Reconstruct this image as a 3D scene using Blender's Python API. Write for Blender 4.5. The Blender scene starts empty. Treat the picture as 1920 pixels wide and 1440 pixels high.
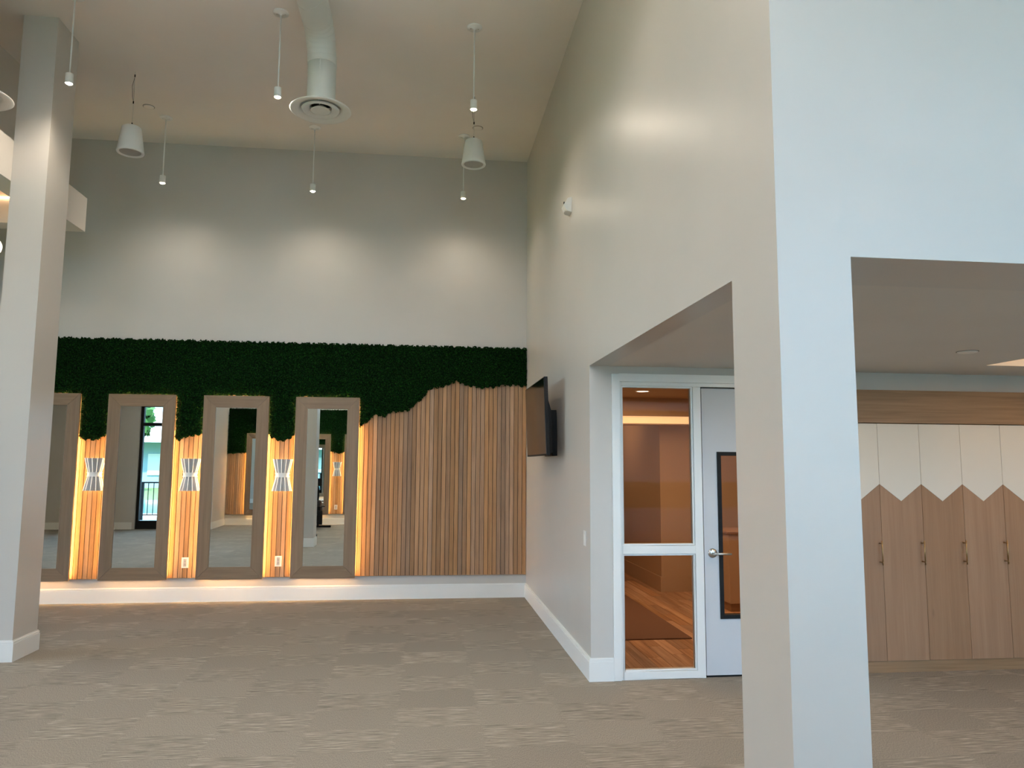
import bpy, bmesh, math, random
import numpy as np
from mathutils import Vector, Matrix
random.seed(7); rng = np.random.default_rng(7)
S = bpy.context.scene
COL = S.collection
PI = math.pi

# ------------------------------------------------------------------ camera
cd = bpy.data.cameras.new('camera'); cam = bpy.data.objects.new('camera', cd); COL.objects.link(cam)
yaw, pit, rol = .1163, .1071, .0058
Fv = Vector((math.sin(yaw)*math.cos(pit), math.cos(yaw)*math.cos(pit), math.sin(pit)))
Rv = Vector((math.cos(yaw), -math.sin(yaw), 0)); Uv = Rv.cross(Fv)
R2 = Rv*math.cos(rol)+Uv*math.sin(rol); U2 = -Rv*math.sin(rol)+Uv*math.cos(rol)
cam.matrix_world = Matrix.Translation((0, 0, 1.6)) @ Matrix((R2, U2, -Fv)).transposed().to_4x4()
cd.sensor_width = 36; cd.lens = 36*1414.2345/1920; cd.clip_start = .05; cd.clip_end = 300
S.camera = cam

# ------------------------------------------------------------------ view, world, sun
S.view_settings.view_transform = 'Standard'; S.view_settings.look = 'None'
S.view_settings.exposure = 1.32; S.view_settings.gamma = 1.0; S.view_settings.use_curve_mapping = False
S.cycles.use_denoising = True
S.cycles.max_bounces = 12; S.cycles.diffuse_bounces = 6; S.cycles.glossy_bounces = 6
S.cycles.transparent_max_bounces = 16; S.cycles.sample_clamp_indirect = 6
S.cycles.caustics_reflective = False; S.cycles.caustics_refractive = False

W = bpy.data.worlds.new('sky'); S.world = W; W.use_nodes = True
wn, wl = W.node_tree.nodes, W.node_tree.links
wn.clear()
wo = wn.new('ShaderNodeOutputWorld'); wb = wn.new('ShaderNodeBackground')
wt = wn.new('ShaderNodeTexCoord'); wx = wn.new('ShaderNodeSeparateXYZ'); wr = wn.new('ShaderNodeValToRGB')
wl.new(wt.outputs['Generated'], wx.inputs[0]); wl.new(wx.outputs['Z'], wr.inputs[0])
wr.color_ramp.elements[0].color = (.50, .76, 1.0, 1); wr.color_ramp.elements[1].color = (.34, .60, 1.0, 1)
wr.color_ramp.elements[1].position = .8
wl.new(wr.outputs[0], wb.inputs[0]); wb.inputs[1].default_value = 3.15
wl.new(wb.outputs[0], wo.inputs[0])

def light(name, kind, loc, energy, color, rot=(0, 0, 0), parent=None, **kw):
    l = bpy.data.lights.new(name, kind); l.energy = energy; l.color = color
    for k, v in kw.items(): setattr(l, k, v)
    o = bpy.data.objects.new(name, l); o.location = loc; o.rotation_euler = rot
    COL.objects.link(o); o.parent = parent
    return o
light('sun', 'SUN', (0, 0, 20), 5.0, (1, .96, .90), (math.radians(-25), math.radians(8), 0), angle=.01)
def portal(loc, rot, sx, sy):
    o = light('sky_portal', 'AREA', loc, 1, (1, 1, 1), rot, shape='RECTANGLE', size=sx, size_y=sy)
    o.data.cycles.is_portal = True
portal((4.25, -2.42, 2.1), (math.radians(90), 0, PI), 5.6, 4.2)
portal((-6.2, -1.17, 1.55), (math.radians(90), 0, PI), 1.5, 3.0)
portal((-1.75, -2.42, 4.3), (math.radians(90), 0, PI), 6.1, 2.2)
portal((-9.2, 4.5, 1.9), (math.radians(90), 0, PI/2), 8.0, 3.8)

# ------------------------------------------------------------------ helpers
class MB:
    """collects boxes, lathes and tubes in one mesh"""
    def __init__(s): s.v = []; s.f = []; s.sm = []
    def add(s, vs, fs, smooth=False):
        n = len(s.v); s.v += [tuple(v) for v in vs]; s.f += [tuple(n+i for i in f) for f in fs]; s.sm += [smooth]*len(fs); return s
    def box(s, x0, x1, y0, y1, z0, z1):
        v = [(x0,y0,z0),(x1,y0,z0),(x1,y1,z0),(x0,y1,z0),(x0,y0,z1),(x1,y0,z1),(x1,y1,z1),(x0,y1,z1)]
        return s.add(v, [(0,3,2,1),(4,5,6,7),(0,1,5,4),(1,2,6,5),(2,3,7,6),(3,0,4,7)])
    def prism(s, pts, y0, y1, axis='y'):
        """polygon pts (a, b) extruded along an axis"""
        n = len(pts)
        mk = {'y': lambda a, b, t: (a, t, b), 'x': lambda a, b, t: (t, a, b), 'z': lambda a, b, t: (a, b, t)}[axis]
        v = [mk(a, b, y0) for a, b in pts]+[mk(a, b, y1) for a, b in pts]
        return s.add(v, [tuple(range(n)), tuple(range(2*n-1, n-1, -1))]+[(i, i+n, (i+1) % n+n, (i+1) % n) for i in range(n)])
    def lathe(s, prof, c=(0, 0, 0), n=32, axis='z', a0=0, a1=2*PI, smooth=True):
        full = abs(a1-a0-2*PI) < 1e-6; m = n if full else n+1
        v = []
        for r, h in prof:
            for i in range(m):
                a = a0+(a1-a0)*i/n; x, y = r*math.cos(a), r*math.sin(a)
                p = {'z': (x, y, h), 'y': (x, h, y), 'x': (h, x, y)}[axis]
                v.append((c[0]+p[0], c[1]+p[1], c[2]+p[2]))
        f = [(j*m+i, j*m+(i+1) % m, (j+1)*m+(i+1) % m, (j+1)*m+i) for j in range(len(prof)-1) for i in range(n)]
        return s.add(v, f, smooth)
    def tube(s, pts, r, n=10, caps=True):
        pts = [Vector(p) for p in pts]; rings = []
        rs = r if isinstance(r, (list, tuple)) else [r]*len(pts)
        up = None
        for i, p in enumerate(pts):
            t = ((pts[min(i+1, len(pts)-1)]-p).normalized() if i < len(pts)-1 else Vector()) + ((p-pts[i-1]).normalized() if i else Vector())
            t.normalize()
            if up is None: up = Vector((0, 0, 1)) if abs(t.z) < .9 else Vector((1, 0, 0))
            a = t.cross(up).normalized(); b = a.cross(t).normalized(); up = b
            rings.append([p+rs[i]*(math.cos(2*PI*k/n)*a+math.sin(2*PI*k/n)*b) for k in range(n)])
        v = [q for rg in rings for q in rg]
        f = [(j*n+i, j*n+(i+1) % n, (j+1)*n+(i+1) % n, (j+1)*n+i) for j in range(len(pts)-1) for i in range(n)]
        s.add(v, f, True)
        if caps: s.add(v, [tuple(range(n-1, -1, -1)), tuple(len(v)-n+i for i in range(n))])
        return s
    def mesh(s, name):
        me = bpy.data.meshes.new(name); me.from_pydata(s.v, [], s.f)
        me.polygons.foreach_set('use_smooth', s.sm)
        bm = bmesh.new(); bm.from_mesh(me); bmesh.ops.remove_doubles(bm, verts=bm.verts, dist=1e-6)
        bmesh.ops.recalc_face_normals(bm, faces=bm.faces); bm.to_mesh(me); bm.free()
        return me
    def build(s, name, m, parent=None, bevel=0, seg=2):
        me = s.mesh(name); me.materials.append(m)
        o = bpy.data.objects.new(name, me); COL.objects.link(o); o.parent = parent
        if bevel:
            b = o.modifiers.new('bevel', 'BEVEL'); b.width = bevel; b.segments = seg; b.limit_method = 'ANGLE'; b.angle_limit = .6
            b.harden_normals = False
        return o
def thing(name, label, cat, loc=(0, 0, 0), rotz=0, group=None):
    o = bpy.data.objects.new(name, None); COL.objects.link(o); o.empty_display_size = .1
    o.location = loc; o.rotation_euler = (0, 0, rotz); o['label'] = label; o['category'] = cat
    if group: o['group'] = group
    return o
def tag(o, label, cat, group=None):
    o['label'] = label; o['category'] = cat
    if group: o['group'] = group
    return o
def struct(o, label=None, cat=None):
    o['kind'] = 'structure'
    if label: o['label'] = label
    if cat: o['category'] = cat
    return o
def dup(root, loc, label=None, rotz=None):
    def cp(o, p):
        c = o.copy(); COL.objects.link(c); c.parent = p
        for ch in list(o.children): cp(ch, c)
        return c
    r = cp(root, None); r.location = loc
    if label: r['label'] = label
    if rotz is not None: r.rotation_euler = (0, 0, rotz)
    return r

# ------------------------------------------------------------------ materials
def mat(name, color=(.5, .5, .5), rough=.5, metal=0, emit=None, es=1, spec=.5):
    m = bpy.data.materials.new(name); m.use_nodes = True
    b = m.node_tree.nodes['Principled BSDF']
    b.inputs['Base Color'].default_value = (*color, 1); b.inputs['Roughness'].default_value = rough
    b.inputs['Metallic'].default_value = metal; b.inputs['Specular IOR Level'].default_value = spec
    if emit: b.inputs['Emission Color'].default_value = (*emit, 1); b.inputs['Emission Strength'].default_value = es
    return m
def nn(m, t, **kw):
    n = m.node_tree.nodes.new(t)
    for k, v in kw.items():
        if k in n.inputs: n.inputs[k].default_value = v
        else: setattr(n, k, v)
    return n
def lk(m, a, b): m.node_tree.links.new(a, b)
def ramp(m, stops):
    r = m.node_tree.nodes.new('ShaderNodeValToRGB'); e = r.color_ramp.elements
    while len(e) < len(stops): e.new(.5)
    for q, (p, c) in zip(e, stops): q.position = p; q.color = (*c, 1)
    return r
def bsdf(m): return m.node_tree.nodes['Principled BSDF']
def bump(m, h, strength=.1, dist=.01):
    b = nn(m, 'ShaderNodeBump'); b.inputs['Strength'].default_value = strength; b.inputs['Distance'].default_value = dist
    lk(m, h, b.inputs['Height']); lk(m, b.outputs[0], bsdf(m).inputs['Normal'])

def paint(name, c, rough=.5, bs=.06, spec=.5, scale=180):
    m = mat(name, c, rough, spec=spec)
    t = nn(m, 'ShaderNodeTexCoord'); n = nn(m, 'ShaderNodeTexNoise', Scale=scale, Detail=2.0); lk(m, t.outputs['Object'], n.inputs['Vector'])
    bump(m, n.outputs['Fac'], bs, .002)
    n2 = nn(m, 'ShaderNodeTexNoise', Scale=1.3, Detail=3.0); lk(m, t.outputs['Object'], n2.inputs['Vector'])
    r = ramp(m, [(.3, tuple(x*.97 for x in c)), (.7, tuple(min(1, x*1.02) for x in c))]); lk(m, n2.outputs['Fac'], r.inputs[0])
    lk(m, r.outputs[0], bsdf(m).inputs['Base Color'])
    return m
def wood(name, dark, mid, light_, axis='z', rough=.5, vary=.25, scale=1.0, knots=False):
    """fine straight grain along one axis, each object shifted and toned by its own random number"""
    m = mat(name, mid, rough)
    t = nn(m, 'ShaderNodeTexCoord'); oi = nn(m, 'ShaderNodeObjectInfo')
    off = nn(m, 'ShaderNodeVectorMath', operation='SCALE'); off.inputs[0].default_value = (37, 61, 83); lk(m, oi.outputs['Random'], off.inputs['Scale'])
    ad = nn(m, 'ShaderNodeVectorMath', operation='ADD'); lk(m, t.outputs['Object'], ad.inputs[0]); lk(m, off.outputs[0], ad.inputs[1])
    mp = nn(m, 'ShaderNodeMapping'); sc = [38*scale]*3; sc['xyz'.index(axis)] = 1.6*scale; mp.inputs['Scale'].default_value = sc
    lk(m, ad.outputs[0], mp.inputs[0])
    n = nn(m, 'ShaderNodeTexNoise', Scale=1.0, Detail=6.0, Roughness=.62, Distortion=.35); lk(m, mp.outputs[0], n.inputs['Vector'])
    mp2 = nn(m, 'ShaderNodeMapping'); s2 = [150*scale]*3; s2['xyz'.index(axis)] = 4*scale; mp2.inputs['Scale'].default_value = s2; lk(m, ad.outputs[0], mp2.inputs[0])
    n2 = nn(m, 'ShaderNodeTexNoise', Scale=1.0, Detail=3.0); lk(m, mp2.outputs[0], n2.inputs['Vector'])
    mx = nn(m, 'ShaderNodeMath', operation='MULTIPLY_ADD'); lk(m, n2.outputs['Fac'], mx.inputs[0]); mx.inputs[1].default_value = .35
    lk(m, n.outputs['Fac'], mx.inputs[2])
    r = ramp(m, [(.45, dark), (.66, mid), (.9, light_)]); lk(m, mx.outputs[0], r.inputs[0])
    vr = nn(m, 'ShaderNodeMapRange'); lk(m, oi.outputs['Random'], vr.inputs['Value']); vr.inputs['To Min'].default_value = 1-vary; vr.inputs['To Max'].default_value = 1+vary
    hs = nn(m, 'ShaderNodeHueSaturation'); lk(m, r.outputs[0], hs.inputs['Color']); lk(m, vr.outputs[0], hs.inputs['Value'])
    # a second random (fractional part) drives the saturation a little
    fr = nn(m, 'ShaderNodeMath', operation='MULTIPLY'); lk(m, oi.outputs['Random'], fr.inputs[0]); fr.inputs[1].default_value = 17.31
    fr2 = nn(m, 'ShaderNodeMath', operation='FRACT'); lk(m, fr.outputs[0], fr2.inputs[0])
    vs = nn(m, 'ShaderNodeMapRange'); lk(m, fr2.outputs[0], vs.inputs['Value']); vs.inputs['To Min'].default_value = 1-vary*.5; vs.inputs['To Max'].default_value = 1+vary*.5
    lk(m, vs.outputs[0], hs.inputs['Saturation'])
    out = hs.outputs[0]
    if knots:
        vo = nn(m, 'ShaderNodeTexVoronoi', Scale=1.0); mk = nn(m, 'ShaderNodeMapping'); mk.inputs['Scale'].default_value = (5, 5, 1.6) if axis == 'z' else (1.6, 5, 5)
        lk(m, ad.outputs[0], mk.inputs[0]); lk(m, mk.outputs[0], vo.inputs['Vector'])
        kr = ramp(m, [(.03, (.35, .3, .28)), (.09, (1, 1, 1))]); lk(m, vo.outputs['Distance'], kr.inputs[0])
        mm = nn(m, 'ShaderNodeMixRGB', blend_type='MULTIPLY'); mm.inputs[0].default_value = .55
        lk(m, out, mm.inputs[1]); lk(m, kr.outputs[0], mm.inputs[2]); out = mm.outputs[0]
    lk(m, out, bsdf(m).inputs['Base Color'])
    bump(m, mx.outputs[0], .15, .002)
    return m

M = {}
M['wall'] = paint('greige_satin_paint', (.555, .525, .485), .36)
M['wall_flat'] = paint('greige_wall_paint', (.555, .525, .485), .5)
M['ceil'] = paint('ceiling_paint', (.84, .80, .75), .75, .1, .3)
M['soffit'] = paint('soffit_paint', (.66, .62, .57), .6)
M['trim'] = mat('white_trim_paint', (.80, .79, .76), .35)
M['white'] = mat('white_powder_coat', (.80, .81, .79), .42)
M['plastic'] = mat('white_plastic', (.82, .81, .78), .35)
M['black'] = mat('black_plastic', (.004, .004, .004), .5, spec=.2)
M['blackmetal'] = mat('black_anodised_frame', (.008, .008, .008), .6, spec=.2)
M['steel'] = mat('brushed_steel', (.62, .61, .58), .28, 1)
M['gold'] = mat('brass_pull', (.42, .27, .13), .45, 1)
M['mirror'] = mat('mirror_silver', (.80, .88, .89), .0, 1)
M['screen'] = mat('television_screen', (.004, .004, .005), .09, 0, spec=.9)
M['duct'] = mat('painted_duct', (.68, .70, .67), .42)
M['dark'] = mat('duct_shadow', (.01, .01, .01), .8)
M['slatback'] = mat('dark_backing_board', (.03, .018, .01), .8)
M['slat'] = wood('cedar_slat', (.25, .135, .066), (.335, .19, .096), (.41, .245, .132), 'z', .6, .26, 1.0)
M['frame_z'] = wood('oak_frame_upright', (.175, .112, .062), (.208, .135, .078), (.245, .163, .098), 'z', .5, .06, .8)
M['frame_x'] = wood('oak_frame_rail', (.175, .112, .062), (.208, .135, .078), (.245, .163, .098), 'x', .5, .06, .8)
M['lock_z'] = wood('oak_laminate_vertical', (.27, .145, .075), (.305, .168, .089), (.34, .195, .107), 'z', .5, .07, .6, knots=True)
M['lock_x'] = wood('oak_laminate_horizontal', (.20, .115, .055), (.26, .155, .08), (.31, .19, .105), 'x', .5, .05, .7)
M['cream'] = mat('cream_laminate', (.66, .61, .53), .45)
M['plank'] = wood('hickory_floor_plank', (.20, .10, .05), (.40, .24, .14), (.60, .42, .28), 'y', .35, .3, .5)
M['mat'] = mat('brown_door_mat', (.14, .075, .045), .95)
M['cloudwood'] = wood('pine_ceiling_board', (.34, .16, .06), (.62, .38, .18), (.78, .54, .3), 'x', .5, .15, .4)
M['shade'] = mat('frosted_grey_shade', (.42, .43, .44), .5)
M['rib'] = mat('white_rib_added_glow', (.85, .84, .80), .4, emit=(1, .90, .74), es=.22)  # weak emission added to the ribs stands in for their bright lit edges
M['lobbywall'] = paint('lobby_wall_paint', (.42, .30, .19), .6)
M['led'] = mat('warm_led_tape', (.8, .6, .4), .5, emit=(1, .55, .18), es=50)
M['ledlow'] = mat('dimmer_led_tape', (.8, .6, .4), .5, emit=(1, .60, .26), es=14)
M['bulb'] = mat('led_lamp_face', (1, 1, 1), .5, emit=(1, .80, .52), es=40)
M['sconcelamp'] = mat('sconce_lamp', (1, 1, 1), .5, emit=(1, .70, .36), es=40)
M['downlight'] = mat('downlight_lens', (1, 1, 1), .5, emit=(1, .86, .66), es=4)
M['globe'] = mat('opal_globe', (1, 1, 1), .4, emit=(1, .9, .72), es=.9)
M['cove'] = mat('lobby_cove_light', (1, .8, .5), .5, emit=(1, .64, .33), es=.36)
M['cove2'] = mat('ceiling_recess_led', (1, .8, .5), .5, emit=(1, .62, .34), es=4)

def glass_mat(name, tint=(1, 1, 1), refl=1.0):
    m = bpy.data.materials.new(name); m.use_nodes = True; N = m.node_tree.nodes; N.clear()
    o = N.new('ShaderNodeOutputMaterial'); mx = N.new('ShaderNodeMixShader'); t = N.new('ShaderNodeBsdfTransparent'); g = N.new('ShaderNodeBsdfGlossy')
    t.inputs[0].default_value = (*tint, 1); g.inputs['Roughness'].default_value = .01
    fr = N.new('ShaderNodeFresnel'); fr.inputs['IOR'].default_value = 1.0+.5*refl
    for a, b in ((fr.outputs[0], mx.inputs[0]), (t.outputs[0], mx.inputs[1]), (g.outputs[0], mx.inputs[2]), (mx.outputs[0], o.inputs[0])): m.node_tree.links.new(a, b)
    return m
M['glass'] = glass_mat('clear_window_glass', (.97, .99, .985))
M['sideglass'] = glass_mat('sidelight_glass', (.88, .82, .76), .22)

# carpet: woven tiles, every other one streaked
def carpet():
    m = mat('woven_carpet_tile', (.3, .27, .22), .95, spec=.1)
    t = nn(m, 'ShaderNodeTexCoord'); sx = nn(m, 'ShaderNodeSeparateXYZ'); lk(m, t.outputs['Object'], sx.inputs[0])
    def M2(op, a, b=None, c=None):
        n = nn(m, 'ShaderNodeMath', operation=op)
        for i, q in enumerate((a, b, c)):
            if q is None: continue
            if isinstance(q, (int, float)): n.inputs[i].default_value = q
            else: lk(m, q, n.inputs[i])
        return n.outputs[0]
    # ragged tile edges
    ne = nn(m, 'ShaderNodeTexNoise', Scale=1.0, Detail=1.0); me = nn(m, 'ShaderNodeMapping'); me.inputs['Scale'].default_value = (3, 70, 1); lk(m, t.outputs['Object'], me.inputs[0]); lk(m, me.outputs[0], ne.inputs['Vector'])
    xx = M2('ADD', sx.outputs['X'], M2('MULTIPLY', M2('SUBTRACT', ne.outputs['Fac'], .5), .16))
    col = M2('FLOOR', M2('DIVIDE', M2('ADD', xx, .14), .53)); row = M2('FLOOR', M2('DIVIDE', M2('SUBTRACT', sx.outputs['Y'], 4.85), .375))
    chk = M2('ABSOLUTE', M2('MODULO', M2('ADD', col, row), 2.0))
    cv = nn(m, 'ShaderNodeCombineXYZ'); lk(m, col, cv.inputs[0]); lk(m, row, cv.inputs[1])
    wn_ = nn(m, 'ShaderNodeTexWhiteNoise', noise_dimensions='2D'); lk(m, cv.outputs[0], wn_.inputs['Vector'])
    # streaks run along x
    ms = nn(m, 'ShaderNodeMapping'); ms.inputs['Scale'].default_value = (5.5, 120, 1); lk(m, t.outputs['Object'], ms.inputs[0])
    ns = nn(m, 'ShaderNodeTexNoise', Scale=1.0, Detail=4.0, Roughness=.65); lk(m, ms.outputs[0], ns.inputs['Vector'])
    rs = ramp(m, [(.34, (.085, .074, .060)), (.45, (.215, .192, .158)), (.53, (.25, .223, .185)), (.64, (.46, .415, .345))]); lk(m, ns.outputs['Fac'], rs.inputs[0])
    # plain weave
    mw = nn(m, 'ShaderNodeMapping'); mw.inputs['Scale'].default_value = (330, 75, 1); lk(m, t.outputs['Object'], mw.inputs[0])
    nw = nn(m, 'ShaderNodeTexNoise', Scale=1.0, Detail=2.0); lk(m, mw.outputs[0], nw.inputs['Vector'])
    rw = ramp(m, [(.3, (.165, .147, .122)), (.7, (.31, .278, .232))]); lk(m, nw.outputs['Fac'], rw.inputs[0])
    mixs = nn(m, 'ShaderNodeMixRGB'); mixs.inputs[0].default_value = .82; lk(m, rw.outputs[0], mixs.inputs[1]); lk(m, rs.outputs[0], mixs.inputs[2])
    mx = nn(m, 'ShaderNodeMixRGB'); lk(m, chk, mx.inputs[0]); lk(m, mixs.outputs[0], mx.inputs[1]); lk(m, rw.outputs[0], mx.inputs[2])
    vr = nn(m, 'ShaderNodeMapRange'); lk(m, wn_.outputs['Value'], vr.inputs['Value']); vr.inputs['To Min'].default_value = .93; vr.inputs['To Max'].default_value = 1.07
    hs = nn(m, 'ShaderNodeHueSaturation'); lk(m, mx.outputs[0], hs.inputs['Color']); lk(m, vr.outputs[0], hs.inputs['Value'])
    lk(m, hs.outputs[0], bsdf(m).inputs['Base Color'])
    bump(m, nw.outputs['Fac'], .12, .003)
    return m
M['carpet'] = carpet()

def moss_mat(name, c1, c2):
    m = mat(name, c1, .8, spec=.08)
    t = nn(m, 'ShaderNodeTexCoord'); n = nn(m, 'ShaderNodeTexNoise', Scale=38.0, Detail=2.0); lk(m, t.outputs['Object'], n.inputs['Vector'])
    n.inputs['Scale'].default_value = 70
    r = ramp(m, [(.38, c1), (.60, c2), (.74, (.016, .085, .008))]); lk(m, n.outputs['Fac'], r.inputs[0]); lk(m, r.outputs[0], bsdf(m).inputs['Base Color'])
    return m
M['leaf'] = moss_mat('preserved_moss_leaf', (.0005, .006, .0008), (.004, .028, .003))
M['mossbase'] = mat('moss_backing', (.002, .012, .003), .9, spec=.1)

# ------------------------------------------------------------------ the shell
D, Zc, Xr, Zo = 9.3465, 5.5122, 1.2746, 2.375
Yd = 5.7193
def S_(name, mb, m, label=None, cat=None, bevel=0): return struct(mb.build(name, m, bevel=bevel), label, cat)
S_('floor', MB().box(-9.3, 1.36, -2.6, 9.6, -.12, 0).box(1.36, 7.4, -2.6, 5.80, -.12, 0), M['carpet'], 'greige woven carpet tiles, plain and streaked in turn', 'floor')
S_('ceiling', MB().box(-9.3, 7.4, -2.6, 9.6, Zc, Zc+.2), M['ceil'], 'high flat greige ceiling with hanging lamps and ducts', 'ceiling')
S_('wall_back', MB().box(-9.3, 1.42, D, D+.2, 0, Zc), M['wall_flat'], 'tall greige back wall above the moss and slats', 'wall')
S_('wall_right', MB().box(Xr, Xr+.15, Yd+.14, D, 0, Zc).box(Xr, Xr+.15, Yd, Yd+.14, 0, Zc).box(Xr, Xr+.15, 2.975, Yd, Zo, Zc), M['wall'], 'tall greige side wall carrying the television', 'wall')
S_('wall_front', MB().prism([(Xr, 0), (1.5602, 0), (1.5602, Zo), (7.4, Zo), (7.4, Zc), (Xr, Zc)], 2.5644, 2.975), M['wall'], 'square pillar and header wall lit by daylight around the cupboard opening', 'wall')
S_('wall_left', MB().box(-9.3, -9.12, -1.2, .5, 0, Zc).box(-9.3, -9.12, 8.5, 9.5, 0, Zc).box(-9.3, -9.12, .5, 8.5, 3.9, Zc), M['wall_flat'])
S_('wall_far_right', MB().box(7.2, 7.4, -2.5, 6.4, 0, Zc), M['wall_flat'])
S_('wall_rear', MB().box(-5.08, 1.45, -2.5, -2.3, 0, 3.2).box(-5.08, 7.4, -2.5, -2.3, 5.4, Zc).box(-5.08, -4.8, -2.5, -2.3, 3.2, 5.4).box(1.3, 1.45, -2.5, -2.3, 3.2, 5.4).box(7.05, 7.4, -2.5, -2.3, 0, 5.4).box(1.45, 7.05, -2.5, -2.3, 4.2, 5.4), M['wall_flat'])
S_('wall_rear_left', MB().box(-9.3, -6.93, -1.2, -.95, 0, Zc).box(-5.45, -4.9, -1.2, -.95, 0, Zc).box(-6.93, -5.45, -1.2, -.95, 3.05, Zc).box(-5.08, -4.9, -2.5, -1.2, 0, Zc), M['wall_flat'])
S_('column_1', MB().box(-3.557, -3.27, 6.7115, 7.1095, 0, Zc), M['wall'], 'square greige column near the left edge, floor to ceiling', 'column')
S_('column_2', MB().box(-2.40, -2.09, 2.9, 3.3, 0, Zc), M['wall'])
# the dropped bulkhead and the timber-lined ceiling ring at its foot
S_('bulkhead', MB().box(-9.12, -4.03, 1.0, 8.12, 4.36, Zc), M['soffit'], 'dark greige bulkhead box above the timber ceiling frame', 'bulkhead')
rg = thing('ceiling_ring', 'painted square ceiling frame around lit timber boards behind the left column', 'ceiling frame'); rg['kind'] = 'structure'
def beam_prof(mb, x0, x1, y0, y1): return mb.box(x0, x1, y0, y1, 4.0, 4.362)
beam_prof(MB(), -3.777, -3.557, 1.2, 8.15).build('side_beam', M['soffit'], rg)
beam_prof(MB(), -8.9, -3.777, 7.93, 8.15).build('cross_beam', M['soffit'], rg)
beam_prof(MB(), -8.9, -3.777, 1.2, 1.42).build('cross_beam', M['soffit'], rg)
beam_prof(MB(), -9.12, -8.9, 1.2, 8.15).build('side_beam', M['soffit'], rg)
pb = MB().box(0, 5.1, 0, .132, 0, .03).mesh('ceiling_board')
pb.materials.append(M['cloudwood'])
for i in range(48):
    o = bpy.data.objects.new('ceiling_board', pb); COL.objects.link(o); o.parent = rg; o.location = (-8.885, 1.43+i*.1352, 4.33+.004*random.random())
led = MB().box(-3.80, -3.782, 1.5, 7.9, 4.25, 4.262).box(-8.8, -3.85, 7.905, 7.92, 4.25, 4.262).build('led_tape', M['cove2'], rg)

# low ceiling of the cupboard alcove, with a square recess
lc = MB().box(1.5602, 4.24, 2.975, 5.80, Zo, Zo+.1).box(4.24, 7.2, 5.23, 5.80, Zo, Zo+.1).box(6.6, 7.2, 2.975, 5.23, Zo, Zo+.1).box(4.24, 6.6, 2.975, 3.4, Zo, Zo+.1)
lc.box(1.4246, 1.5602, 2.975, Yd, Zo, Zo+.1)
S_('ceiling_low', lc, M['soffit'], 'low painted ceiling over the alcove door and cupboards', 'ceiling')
rc = MB().box(4.20, 4.24, 3.36, 5.27, Zo+.1, Zo+.4).box(6.6, 6.64, 3.36, 5.27, Zo+.1, Zo+.4).box(4.24, 6.6, 5.23, 5.27, Zo+.1, Zo+.4).box(4.24, 6.6, 3.36, 3.4, Zo+.1, Zo+.4).box(4.2, 6.64, 3.36, 5.27, Zo+.4, Zo+.45)
rcs = S_('ceiling_recess', rc, M['ceil'], 'square recess with warm light in the low ceiling', 'ceiling recess')
MB().box(4.25, 6.59, 3.43, 3.455, Zo+.28, Zo+.30).box(4.25, 4.275, 3.43, 5.2, Zo+.33, Zo+.35).build('led_tape', M['cove2'], rcs)

# door wall with openings, soffit above the cupboards, lobby shell
dw = MB().box(Xr+.0005, 1.50, Yd-.0008, Yd+.14, 0, Zo).box(1.50, 3.145, Yd, Yd+.14, 2.262, Zo).box(3.145, 3.29, Yd, Yd+.14, 0, Zo)
S_('wall_door', dw, M['wall_flat'], 'short greige wall around the white glazed door', 'wall')
S_('wall_soffit', MB().box(3.29, 7.2, 5.79, 6.3, 2.20, Zo+.1).box(5.10, 7.2, 5.79, 6.3, 0, 2.2), M['wall_flat'], 'plain painted band between the cupboards and low ceiling', 'wall')
S_('wall_door_return', MB().box(3.20, 3.284, Yd+.14, 6.42, 0, 2.9), M['lobbywall'])
S_('wall_cupboard_back', MB().box(3.29, 7.3, 6.3, 6.42, 0, 2.9), M['lobbywall'])
S_('wall_lobby_far', MB().box(7.2, 7.3, 6.3, 12.7, 0, 2.9).box(1.3, 7.3, 12.6, 12.75, 0, 2.9).box(1.28, 1.425, 9.56, 12.7, 0, 2.9), M['lobbywall'])
lb = MB().box(3.06, 7.2, 9.57, 12.6, 0, 2.45)
S_('wall_lobby_corner', lb, M['lobbywall'], 'lamplit tan wall corner seen through the sidelight', 'wall')
S_('ceiling_lobby', MB().box(1.28, 7.3, Yd+.0, 12.75, 2.45, 2.85), M['lobbywall'])
S_('baseboard_lobby', MB().box(3.045, 7.2, 9.555, 9.57, 0, .19).box(3.045, 3.059, 9.571, 12.6, 0, .19), M['lobbywall'])

# baseboards with a small cap moulding
def base(name, runs, m=None, label=None):
    mb = MB()
    for x0, x1, y0, y1, nx, ny in runs:      # wall face segment and outward normal
        for t, z0, z1 in ((.017, 0, .140), (.011, .140, .146), (.014, .146, .158), (.008, .158, .168)):
            if nx: mb.box(min(x0, x0+nx*t), max(x0, x0+nx*t), y0-(t if y0 in ends else 0), y1+(t if y1 in ends else 0), z0, z1)
            else: mb.box(x0-(t if x0 in ends else 0), x1+(t if x1 in ends else 0), min(y0, y0+ny*t), max(y0, y0+ny*t), z0, z1)
    return S_(name, mb, m or M['trim'], label, 'baseboard' if label else None)
ends = set()
base('baseboard_back', [(-9.12, Xr, D, D, 0, -1)], None, 'tall white baseboard below the slats and mirrors')
ends = {Yd}
base('baseboard_right', [(Xr, Xr, Yd, D-.017, -1, 0), (Xr, 1.448, Yd, Yd, 0, -1)], None, 'white baseboard along the side wall and around its corner')
ends = {-3.557, -3.27}
base('baseboard_column', [(-3.557, -3.27, 6.7115, 6.7115, 0, -1), (-3.27, -3.27, 6.7115, 7.1095, 1, 0), (-3.557, -3.557, 6.7115, 7.1095, -1, 0), (-3.557, -3.27, 7.1095, 7.1095, 0, 1)], None, 'white baseboard wrapped round the left column')
ends = {-2.40, -2.09}
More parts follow.
